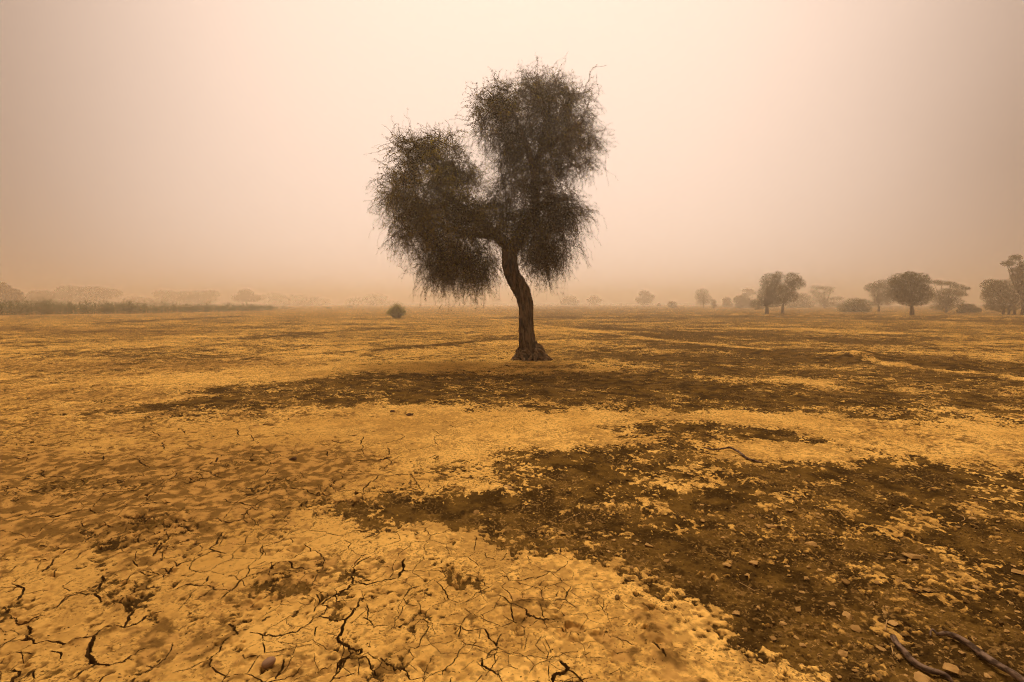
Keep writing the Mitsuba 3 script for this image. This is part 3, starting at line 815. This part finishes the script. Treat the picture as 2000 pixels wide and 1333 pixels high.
far_tree('dusty_shrub', 'very faint upright shrub left of the small round faint tree', (1421, 604),
         z5([(1840, 190, 34, 28), (1860, 225, 34, 26), (1825, 220, 24, 24)]), 33, 900, .34)
far_tree('dusty_tree', 'slim round headed faint tree in the gap right of centre with thin bare trunk', (1374, 605.5),
         z5([(1650, 130, 52, 36), (1620, 165, 44, 34), (1680, 175, 50, 34), (1650, 205, 56, 24)]), 34, 2200, .26)
far_tree('dusty_tree', 'tiny sapling at the foot of the slim round headed tree', (1393.5, 606),
         z5([(1735, 205, 24, 24), (1735, 230, 22, 18)]), 35, 700, .22)
far_tree('dusty_shrub', 'small faint mound of a shrub standing alone left of the slim tree', (1313.5, 605),
         z5([(1410, 220, 38, 26), (1415, 245, 40, 20), (1395, 215, 22, 20)]), 36, 1300, .26)
far_tree('dusty_shrub', 'tiny smudge of a shrub in the dust, smallest on the right skyline', (1288, 602.5), z5([(1310, 228, 16, 18)]), 37, 260, .30)
far_tree('dusty_tree', 'faint tree with a wide ragged crown and short trunk, third from the big tree', (1258, 603),
         z5([(1190, 140, 46, 30), (1230, 165, 46, 30), (1155, 185, 40, 24), (1200, 195, 60, 26)]), 38, 1800, .34)
far_tree('dusty_tree', 'very faint sparse tree, second from the big tree', (1161, 601),
         z5([(800, 175, 40, 24), (770, 190, 30, 18), (835, 190, 30, 16), (805, 205, 40, 16)]), 39, 1200, .40, gap=.46)
far_tree('dusty_tree', 'very faint evenly rounded tree closest to the trunk of the big tree', (1111, 601),
         z5([(610, 185, 62, 34), (580, 200, 42, 30), (640, 205, 42, 28)]), 40, 2000, .42)
far_tree('dusty_shrub', 'low dim shrubs closing the gap right of the umbrella tree', (1893, 612.5),
         z4([(1640, 400, 55, 22), (1680, 420, 40, 18), (1600, 425, 40, 16)]), 41, 1500, .22)
far_tree('dusty_tree', 'hazy crown seen between the leaning tree and the faint umbrella tree', (1560, 605),
         z4([(540, 350, 60, 40), (510, 390, 70, 36), (580, 390, 50, 30)]), 42, 1300, .34)


def z6(rows):
    """Pixels read in the enlargement of the left skyline."""
    return [(a * .26, 500 + b * .26, c * .26, d * .26) for a, b, c, d in rows]


YL = 175.0
far_tree('hazy_tree', 'faint tree mass at the left frame edge behind the crop', (10, 603), z6([(40, 250, 70, 50), (-60, 240, 80, 60), (110, 290, 60, 40), (20, 320, 110, 50)]), 51, 2600, .40, y=130)
far_tree('hazy_tree', 'faint low tree behind the tallest part of the crop', (88, 602), z6([(270, 295, 70, 34), (340, 300, 80, 36), (300, 330, 120, 34)]), 52, 2000, .42, y=165)
far_tree('hazy_tree', 'faint broad tree with the widest dome of the left skyline', (170, 602), z6([(560, 265, 110, 40), (700, 270, 120, 42), (820, 285, 100, 40), (620, 320, 200, 40), (480, 300, 70, 34)]), 53, 4000, .42, y=YL)
far_tree('hazy_tree', 'fainter low tree right of the widest dome', (262, 602), z6([(1000, 330, 90, 22), (1080, 335, 70, 20)]), 54, 1300, .46, y=210)
far_tree('hazy_tree', 'faint long crown above the low end of the crop', (340, 602), z6([(1250, 290, 90, 34), (1380, 300, 120, 34), (1500, 300, 110, 36), (1600, 290, 70, 30), (1400, 335, 240, 30)]), 55, 3600, .44, y=190)
far_tree('hazy_tree', 'faint domed tree where the crop ends', (482, 602), z6([(1840, 285, 62, 34), (1800, 320, 80, 30), (1890, 320, 70, 30)]), 56, 2000, .44, y=185)
far_tree('hazy_tree', 'barely visible long low tree mass left of the green bush', (560, 602), [(535, 585, 34, 12), (570, 588, 36, 11), (610, 590, 36, 10), (590, 597, 60, 6)], 57, 2200, .50, y=230)
far_tree('hazy_tree', 'barely visible rounded crown behind the green bush', (735, 601), [(735, 584, 26, 10), (700, 590, 26, 9), (740, 594, 40, 7)], 58, 1500, .50, y=250)

# the green bush
r = rng_of(61)
bk = 'green_bush'
labels[bk] = {'label': 'ragged green bush standing alone on the plain left of the big tree', 'category': 'bush'}
g = G(775, 622)
yb, mb = g[1], g[1] / 1000
stems, srad, lp = [], [], []
for k in range(240):
    a, tilt = r.uniform(0, 2 * np.pi), r.uniform(0, 1.25)
    h = r.uniform(.55, 1.0) * 1.42 * (1 - .55 * (tilt / 1.25) ** 2.2)
    top_p = np.array([g[0] + math.cos(a) * min(tilt, 1.2) * .95, yb + math.sin(a) * min(tilt, 1.2) * .8, h * (1.3 if k % 19 == 0 else 1)])
    foot_p = np.array([g[0] + math.cos(a) * .25 * r.random(), yb + math.sin(a) * .25, -.03])
    stems.append(spline([foot_p, (foot_p + top_p) / 2 + [0, 0, .12], top_p], 8))
    srad.append(np.linspace(.016, .006, 8))
for s_ in stems:
    q = s_[r.integers(1, 8, 26)] + r.normal(size=(26, 3)) * .10
    lp.append(q)
lp = np.vstack(lp)
lp[:, 2] = np.maximum(lp[:, 2], .03)
k = len(lp)
al = unit(r.normal(size=(k, 3)) * .7 + [0, 0, .6])
scene[bk + '__stems'] = mikit.ply(tubes(np.array(stems), np.array(srad), 3), 'far_wood', smooth=True)
labels[bk + '__stems'] = {'kind': 'stuff'}
scene['bush_leaf'] = leafy((.22, .215, .028), 1.0)
scene[bk + '__foliage'] = mikit.ply(cards(lp, al, unit(np.cross(al, r.normal(size=(k, 3)))), r.uniform(.08, .2, k), r.uniform(.03, .07, k)), 'bush_leaf')
labels[bk + '__foliage'] = {'kind': 'stuff'}

for k, (bx, by, w, h, lab) in enumerate([(683, 604.5, 7, 5, 'small faint shrub midway between the crop and the green bush'), (643, 606, 6, 3, 'tiny tuft of a shrub left of the small faint shrub'),
                                         (560, 606, 17, 4, 'low dim strip of scrub right of the end of the crop'), (510, 606, 9, 4.5, 'dim little shrub beside the end of the crop'),
                                         (478, 609, 8, 2.5, 'low flat tuft on the bare earth in front of the end of the crop'), (540, 605.5, 6, 3, 'dim small tuft touching the low strip of scrub')]):
    far_tree('dim_shrub', lab, (bx, by), [(bx - w * .3, by - h, w * .7, h), (bx + w * .35, by - h * .8, w * .6, h * .8)], 70 + k, 500, .20)

# the crop: stalks with drooping leaves and seed heads
r = rng_of(81)
A, B, C = G(-70, 617), G(285, 612.5), G(520, 607)
rows = []
for (p, q, n, hh, depth) in ((A, B, 1000, 2.05, 8.0), (B, C, 900, 1.5, 14.0)):
    t = r.random(n)
    base = p + (q - p) * t[:, None] + np.c_[-.25 * np.ones(n), np.ones(n)] * (depth * r.random(n) ** 1.3)[:, None]
    clump = np_noise(base[:, 0] * .35, base[:, 1] * .25, 5)
    rows.append(np.c_[base, hh * (.42 + .75 * clump) * r.uniform(.7, 1.15, n)])
st = np.vstack(rows)
n = len(st)
lean = r.normal(0, .10, (n, 2))
t = np.linspace(0, 1, 4)
stalk = np.stack([np.c_[st[:, :2] + lean * (s ** 2) * st[:, 2:3], st[:, 2] * s] for s in t], 1)
mesh_parts = [tubes(stalk, np.linspace(.018, .010, 4)[None], 3)]
for k in range(6):
    s = r.uniform(.15, .95, n)
    at = np.c_[st[:, :2] + lean * (s ** 2)[:, None] * st[:, 2:3], st[:, 2] * s]
    a = r.uniform(0, 2 * np.pi, n)
    o = np.c_[np.cos(a), np.sin(a), np.zeros(n)]
    L = r.uniform(.35, .7, n)[:, None]
    p1, p2 = at + o * L * .5 + [0, 0, .16], at + o * L + [0, 0, -.04]
    w = np.c_[-np.sin(a), np.cos(a), np.zeros(n)] * .035
    v = np.stack([at, p1 + w, p1 - w, p2], 1).reshape(-1, 3)
    i = np.arange(n)[:, None] * 4
    mesh_parts.append((v, np.vstack([i + [0, 1, 2], i + [2, 1, 3]])))
hd = stalk[:, -1]
hk = r.random(n) < .55
al = unit(np.c_[lean[hk] * 4, np.ones(hk.sum())] + r.normal(size=(hk.sum(), 3)) * .3)
mesh_parts.append(cards(hd[hk] + al * .08, al, unit(np.cross(al, r.normal(size=(hk.sum(), 3)))), np.full(hk.sum(), .3), np.full(hk.sum(), .10)))
scene['crop_field'] = mikit.ply(joined(*mesh_parts), 'crop_leaf')
labels['crop_field'] = {'label': 'green standing grain crop along the far left edge of the plain', 'category': 'crop', 'kind': 'stuff'}


# ------------------------------------------------------------------ loose things on the ground
def stone_mesh(seed, flat=.35, n=13):
    r = rng_of(seed)
    p = unit(r.normal(size=(n, 3))) * r.uniform(.75, 1.15, (n, 1))
    p[:, 0] *= r.uniform(.9, 1.5)
    p[:, 2] *= flat
    return trimesh.convex.convex_hull(p)


def clod_colour(p, n, uv):
    s = mikit.cell_rand(dr.floor(p.x * 9), dr.floor(p.y * 9), 0)
    g = DrjitOps.fbm(p.x * 55, p.y * 55, 7, 2)
    return mikit.mix((.47, .28, .090), (.22, .122, .034), dr.clip(s * .6 + g * .5, 0, 1))


def crumb_colour(p, n, uv):
    s = mikit.cell_rand(dr.floor(p.x * 33), dr.floor(p.y * 33), 0)
    return mikit.mix((.40, .235, .070), (.055, .030, .008), dr.clip(s * 1.8, 0, 1))


scene['clod_earth'] = {'type': 'twosided', 'bsdf': {'type': 'diffuse', 'reflectance': mikit.proc(clod_colour)}}
scene['crumb_earth'] = {'type': 'twosided', 'bsdf': {'type': 'diffuse', 'reflectance': mikit.proc(crumb_colour)}}
scene['dark_stone'] = {'type': 'twosided', 'bsdf': {'type': 'diffuse', 'reflectance': {'type': 'rgb', 'value': [.085, .048, .022]}}}
scene['stick_wood'] = {'type': 'twosided', 'bsdf': {'type': 'diffuse', 'reflectance': mikit.proc(lambda p, n, uv: mikit.mix((.20, .135, .085), (.055, .036, .022), mikit.smoothstep(.3, .7, mikit.fbm(p.x * 45, p.y * 45, p.z * 90, 3))))}}
scene['straw'] = {'type': 'twosided', 'bsdf': {'type': 'diffuse', 'reflectance': {'type': 'rgb', 'value': [.40, .25, .09]}}}
scene['husk'] = {'type': 'twosided', 'bsdf': {'type': 'diffuse', 'reflectance': {'type': 'rgb', 'value': [.24, .145, .08]}}}

moulds = [mikit.ply(stone_mesh(200 + k, fl), None) for k, fl in enumerate([.22, .28, .35, .25, .45, .30, .2, .4])]
moulds_low = [stone_mesh(300 + k, .35, 8) for k in range(6)]


def put_stone(key, xy, size, mat, rot, tilt, k, sink=.3):
    z = float(z_at(xy)[0])
    d = {**moulds[k % len(moulds)], 'bsdf': {'type': 'ref', 'id': mat}}
    d['to_world'] = T().translate([float(xy[0]), float(xy[1]), z + size * sink * .3]).rotate([0, 0, 1], rot).rotate([1, 0, 0], tilt).scale([size] * 3)
    scene[key] = d


named = [  # pixel, half width in pixels, material, label
    (572, 898, 9, 'dark_stone', 'dark round stone lying alone on the pale crust left of centre'),
    (800, 809, 8, 'dark_stone', 'dark wedge shaped clod on the pale crust below the dark band'),
    (766, 804, 6, 'dark_stone', 'smaller dark clod just left of the dark wedge shaped clod'),
    (955, 726, 5, 'dark_stone', 'little dark lump on the bare earth below the big tree'),
    (1118, 760, 9, 'clod_earth', 'pale flat slab in the dark band right below the big tree'),
    (992, 950, 11, 'clod_earth', 'pale flat slab at the left part of the dark soil'),
    (1005, 938, 9, 'crumb_earth', 'brown angular clod leaning behind the pale flat slab'),
    (1780, 1081, 17, 'clod_earth', 'widest pale slab on the dark soil at right'),
    (1756, 1085, 13, 'crumb_earth', 'brown slab touching the left end of the widest pale slab'),
    (1743, 1215, 11, 'clod_earth', 'squarish pale block above the short bent stick'),
    (1657, 1198, 13, 'clod_earth', 'pale wedge shaped clod upper left of the squarish block'),
    (1672, 1226, 10, 'clod_earth', 'flat pale clod straight below the pale wedge shaped clod'),
    (1857, 1310, 15, 'clod_earth', 'big pale blunt clod between the two grey sticks'),
    (1808, 1322, 17, 'clod_earth', 'long pale slab at the bottom under the short bent stick'),
    (1988, 1112, 11, 'clod_earth', 'rounded pale clod near the right frame edge'),
    (1721, 1259, 9, 'clod_earth', 'ochre rounded pebble just left of the tip of the short bent stick'),
    (1647, 1273, 9, 'clod_earth', 'pinkish pale clod left of the short bent stick'),
    (1504, 1024, 11, 'clod_earth', 'pale jagged slab at the top of the dark soil'),
    (1585, 1057, 11, 'clod_earth', 'pale slim slab with a shaded side in the middle of the dark soil'),
    (1785, 1147, 12, 'crumb_earth', 'brown roundish clod below the widest pale slab'),
    (1207, 1171, 7, 'crumb_earth', 'brown stone on the edge between pale crust and dark soil'),
    (1168, 992, 9, 'crumb_earth', 'brown lump in the upper left of the dark soil'),
    (930, 998, 7, 'clod_earth', 'pale round pebble at the lower left of the dark soil'),
    (1962, 1287, 10, 'crumb_earth', 'brown chunk right of the long stick, near the right frame corner'),
    (1420, 1101, 7, 'clod_earth', 'rusty flat chip beside the small pale patch in the dark soil'),
    (1670, 1305, 6, 'clod_earth', 'small pale clod at the bottom edge left of the long pale slab'),
]
rng = rng_of(91)
placed = []
for k, (px, py, hw, mat, lab) in enumerate(named):
    xy = G(px, py)
    key = numbered('stone' if mat == 'dark_stone' else 'clod')
    size = hw * np.hypot(xy[1], 1.5) / 1000 * .95
    put_stone(key, xy, float(size), mat, float(rng.uniform(-25, 25)), float(rng.uniform(-8, 8)), [4, 5, 7, 4, 0, 1, 5, 6, 3, 2][k % 10], .5)
    labels[key] = {'label': lab, 'category': 'stone' if mat == 'dark_stone' else 'clod'}
    placed.append(xy)


def on_dark(n, px0, px1, py0, py1, want_dark, seed):
    r = rng_of(seed)
    q = np.array([G(r.uniform(px0, px1), r.uniform(py0, py1)) for _ in range(n)])
    m = soil(NumpyOps, q[:, 0], q[:, 1])[0]
    return q[(m > .5) if want_dark else (m < .3)]


cand = on_dark(900, 1050, 2000, 900, 1330, True, 95)
cand = cand[np.random.default_rng(7).permutation(len(cand))]
count = 0
for xy in cand:
    if count >= 270:
        break
    if min(np.hypot(*(xy - q)) for q in placed) < .045:
        continue
    size = float(np.clip(rng.lognormal(math.log(.0115), .38), .007, .030)) * (1 + .10 * max(xy[1] - 2.5, 0))
    key = numbered('earth_chip')
    put_stone(key, xy, size, 'clod_earth' if rng.random() < .72 else 'crumb_earth', float(rng.uniform(0, 360)), float(rng.normal(0, 12)), int(rng.integers(0, 8)), .8)
    labels[key] = {'label': 'small flat chip of dry earth lying loose on the dark soil', 'category': 'chip', 'group': 'small earth chips on the dark soil'}
    placed.append(xy)
    count += 1


def scatter(points, lo, hi, seed, flat=(.25, .6)):
    r = rng_of(seed)
    z = z_at(points)
    out = []
    for k, (x, y) in enumerate(points):
        m = moulds_low[k % 6]
        s = math.exp(r.uniform(math.log(lo), math.log(hi)))
        a = r.uniform(0, 2 * np.pi)
        c, sn = math.cos(a), math.sin(a)
        v = m.vertices * [s, s * r.uniform(.5, 1), s * r.uniform(*flat) / .35 * .6]
        t = r.normal(0, .25)
        v = np.c_[v[:, 0], v[:, 1], v[:, 2] + v[:, 0] * t]
        v = np.c_[v[:, 0] * c - v[:, 1] * sn + x, v[:, 0] * sn + v[:, 1] * c + y, v[:, 2] + z[k] + s * .12]
        out.append((v, m.faces))
    return joined(*out)


gp = np.vstack([on_dark(8000, 1000, 2000, 880, 1333, True, 96), on_dark(5000, 650, 2000, 800, 1100, True, 97), on_dark(2500, 280, 2000, 720, 810, True, 98)])
scene['gravel'] = mikit.ply(scatter(gp, .0028, .0095, 99), 'crumb_earth')
labels['gravel'] = {'label': 'fine gravel of earth crumbs strewn over the dark soil', 'category': 'gravel', 'kind': 'stuff'}
gp = np.vstack([on_dark(2600, 0, 1300, 850, 1333, False, 101), on_dark(1500, 0, 700, 780, 1050, False, 102)])
scene['crumbs'] = mikit.ply(scatter(gp, .0022, .0065, 103), 'crumb_earth')
labels['crumbs'] = {'label': 'tiny earth crumbs scattered over the pale cracked crust', 'category': 'crumbs', 'kind': 'stuff'}


def stick(key, px, radii, lift, mat, label, seed, category='stick', sides=12):
    r = rng_of(seed)
    pts = []
    for (a, b), rad, h in zip(px, radii, lift):
        q = G(a, b)
        pts.append([q[0], q[1], float(z_at(q)[0]) + rad * .6 + h, rad])
    c = spline(pts, 40)
    v, f = swept(c, sides, lambda th, t: 1 + .10 * np.cos(2 * th + 8 * t) + .05 * np.cos(5 * th + 20 * t))
    v = v + (meshkit.noise(v * 60, seed)[:, None] - .5) * .22 * float(np.mean(radii))
    add(key, (v, f), mat, True, label, category)


def q6(rows):
    return [(1300 + a * .35, 980 + b * .35) for a, b in rows]


stick('stick', q6([(1270, 770), (1310, 830), (1370, 885), (1450, 930), (1560, 975), (1600, 1000)]), [.0125, .013, .0125, .012, .011, .006], [.03, .02, .012, .01, .01, 0],
      'stick_wood', 'short bent grey stick with a broken pale end at the bottom right', 111)
stick('stick_001', q6([(1510, 728), (1600, 760), (1700, 815), (1800, 890), (1920, 965), (2040, 1040)]), [.007, .0125, .013, .014, .0145, .0145], [0, .012, .015, .02, .02, .02],
      'stick_wood', 'long grey stick that runs out at the bottom right corner', 112)
scene['stick_001__twig'] = mikit.ply(swept(spline([[*G(*p_), float(z_at(G(*p_))[0]) + h_, r_] for p_, h_, r_ in zip(q6([(1520, 732), (1490, 715), (1480, 735)]), (.006, .02, .004), (.006, .005, .003))], 12), 8, lambda th, t: 1 + 0 * th), 'stick_wood', smooth=True)
stick('dry_twig', [(1375, 874), (1400, 880), (1425, 878), (1440, 885), (1460, 896), (1488, 904)], [.007, .008, .009, .010, .011, .008], [0, .01, .02, .02, .02, .0], 'stick_wood',
      'thin crooked twig lying at the upper edge of the dark soil', 113, 'twig')
for k, (a, b, lab) in enumerate([(q6([(1225, 718), (1235, 660)]), None, 'short pale straw between the squarish block and the short bent stick'), (q6([(960, 40), (1010, 88)]), None, 'pale straw at the top of the dark soil, pointing down right'),
                                 (q6([(890, 42), (970, 45)]), None, 'thin flat straw meeting the pale straw at the top of the dark soil'), (q6([(410, 432), (500, 475)]), None, 'long thin straw in the left part of the dark soil'),
                                 (q6([(1260, 790), (1272, 840)]), None, 'short straw touching the short bent stick'), (q6([(1600, 55), (1645, 70), (1650, 108)]), None, 'bent hooked straw near the upper right of the dark soil'),
                                 ([(1098, 1018), (1135, 998)], None, 'straight pale straw left of the dark soil, sloping up right'), (q6([(1140, 560), (1160, 545), (1165, 560)]), None, 'tiny curled straw below the widest pale slab')]):
    stick(numbered('straw_stalk'), a, [.0024] * len(a), [.008] * len(a), 'straw', lab, 120 + k, 'straw', 6)

# a ribbed dry husk on the crust
c = G(525, 1298)
n_r, n_t = 26, 40
th, ph = np.meshgrid(np.linspace(0, np.pi, n_r), np.arange(n_t) * 2 * np.pi / n_t, indexing='ij')
rr = 1 + .07 * np.cos(14 * ph)
v = np.stack([.030 * np.cos(th) , .020 * np.sin(th) * np.cos(ph) * rr, .017 * np.sin(th) * np.sin(ph) * rr], -1).reshape(-1, 3)
i, j = np.meshgrid(np.arange(n_r - 1), np.arange(n_t), indexing='ij')
q = np.stack([i * n_t + j, i * n_t + (j + 1) % n_t, (i + 1) * n_t + (j + 1) % n_t, (i + 1) * n_t + j], -1).reshape(-1, 4)
a = math.radians(62)
R = np.array([[math.cos(a), -math.sin(a), 0], [math.sin(a), math.cos(a), 0], [0, 0, 1]])
add('husk_pod', (v @ R.T + [*c, float(z_at(c)[0]) + .010], np.vstack([q[:, [0, 1, 2]], q[:, [0, 2, 3]]])), 'husk', True, 'ribbed brown dry pod lying on the cracked crust at the bottom', 'pod')
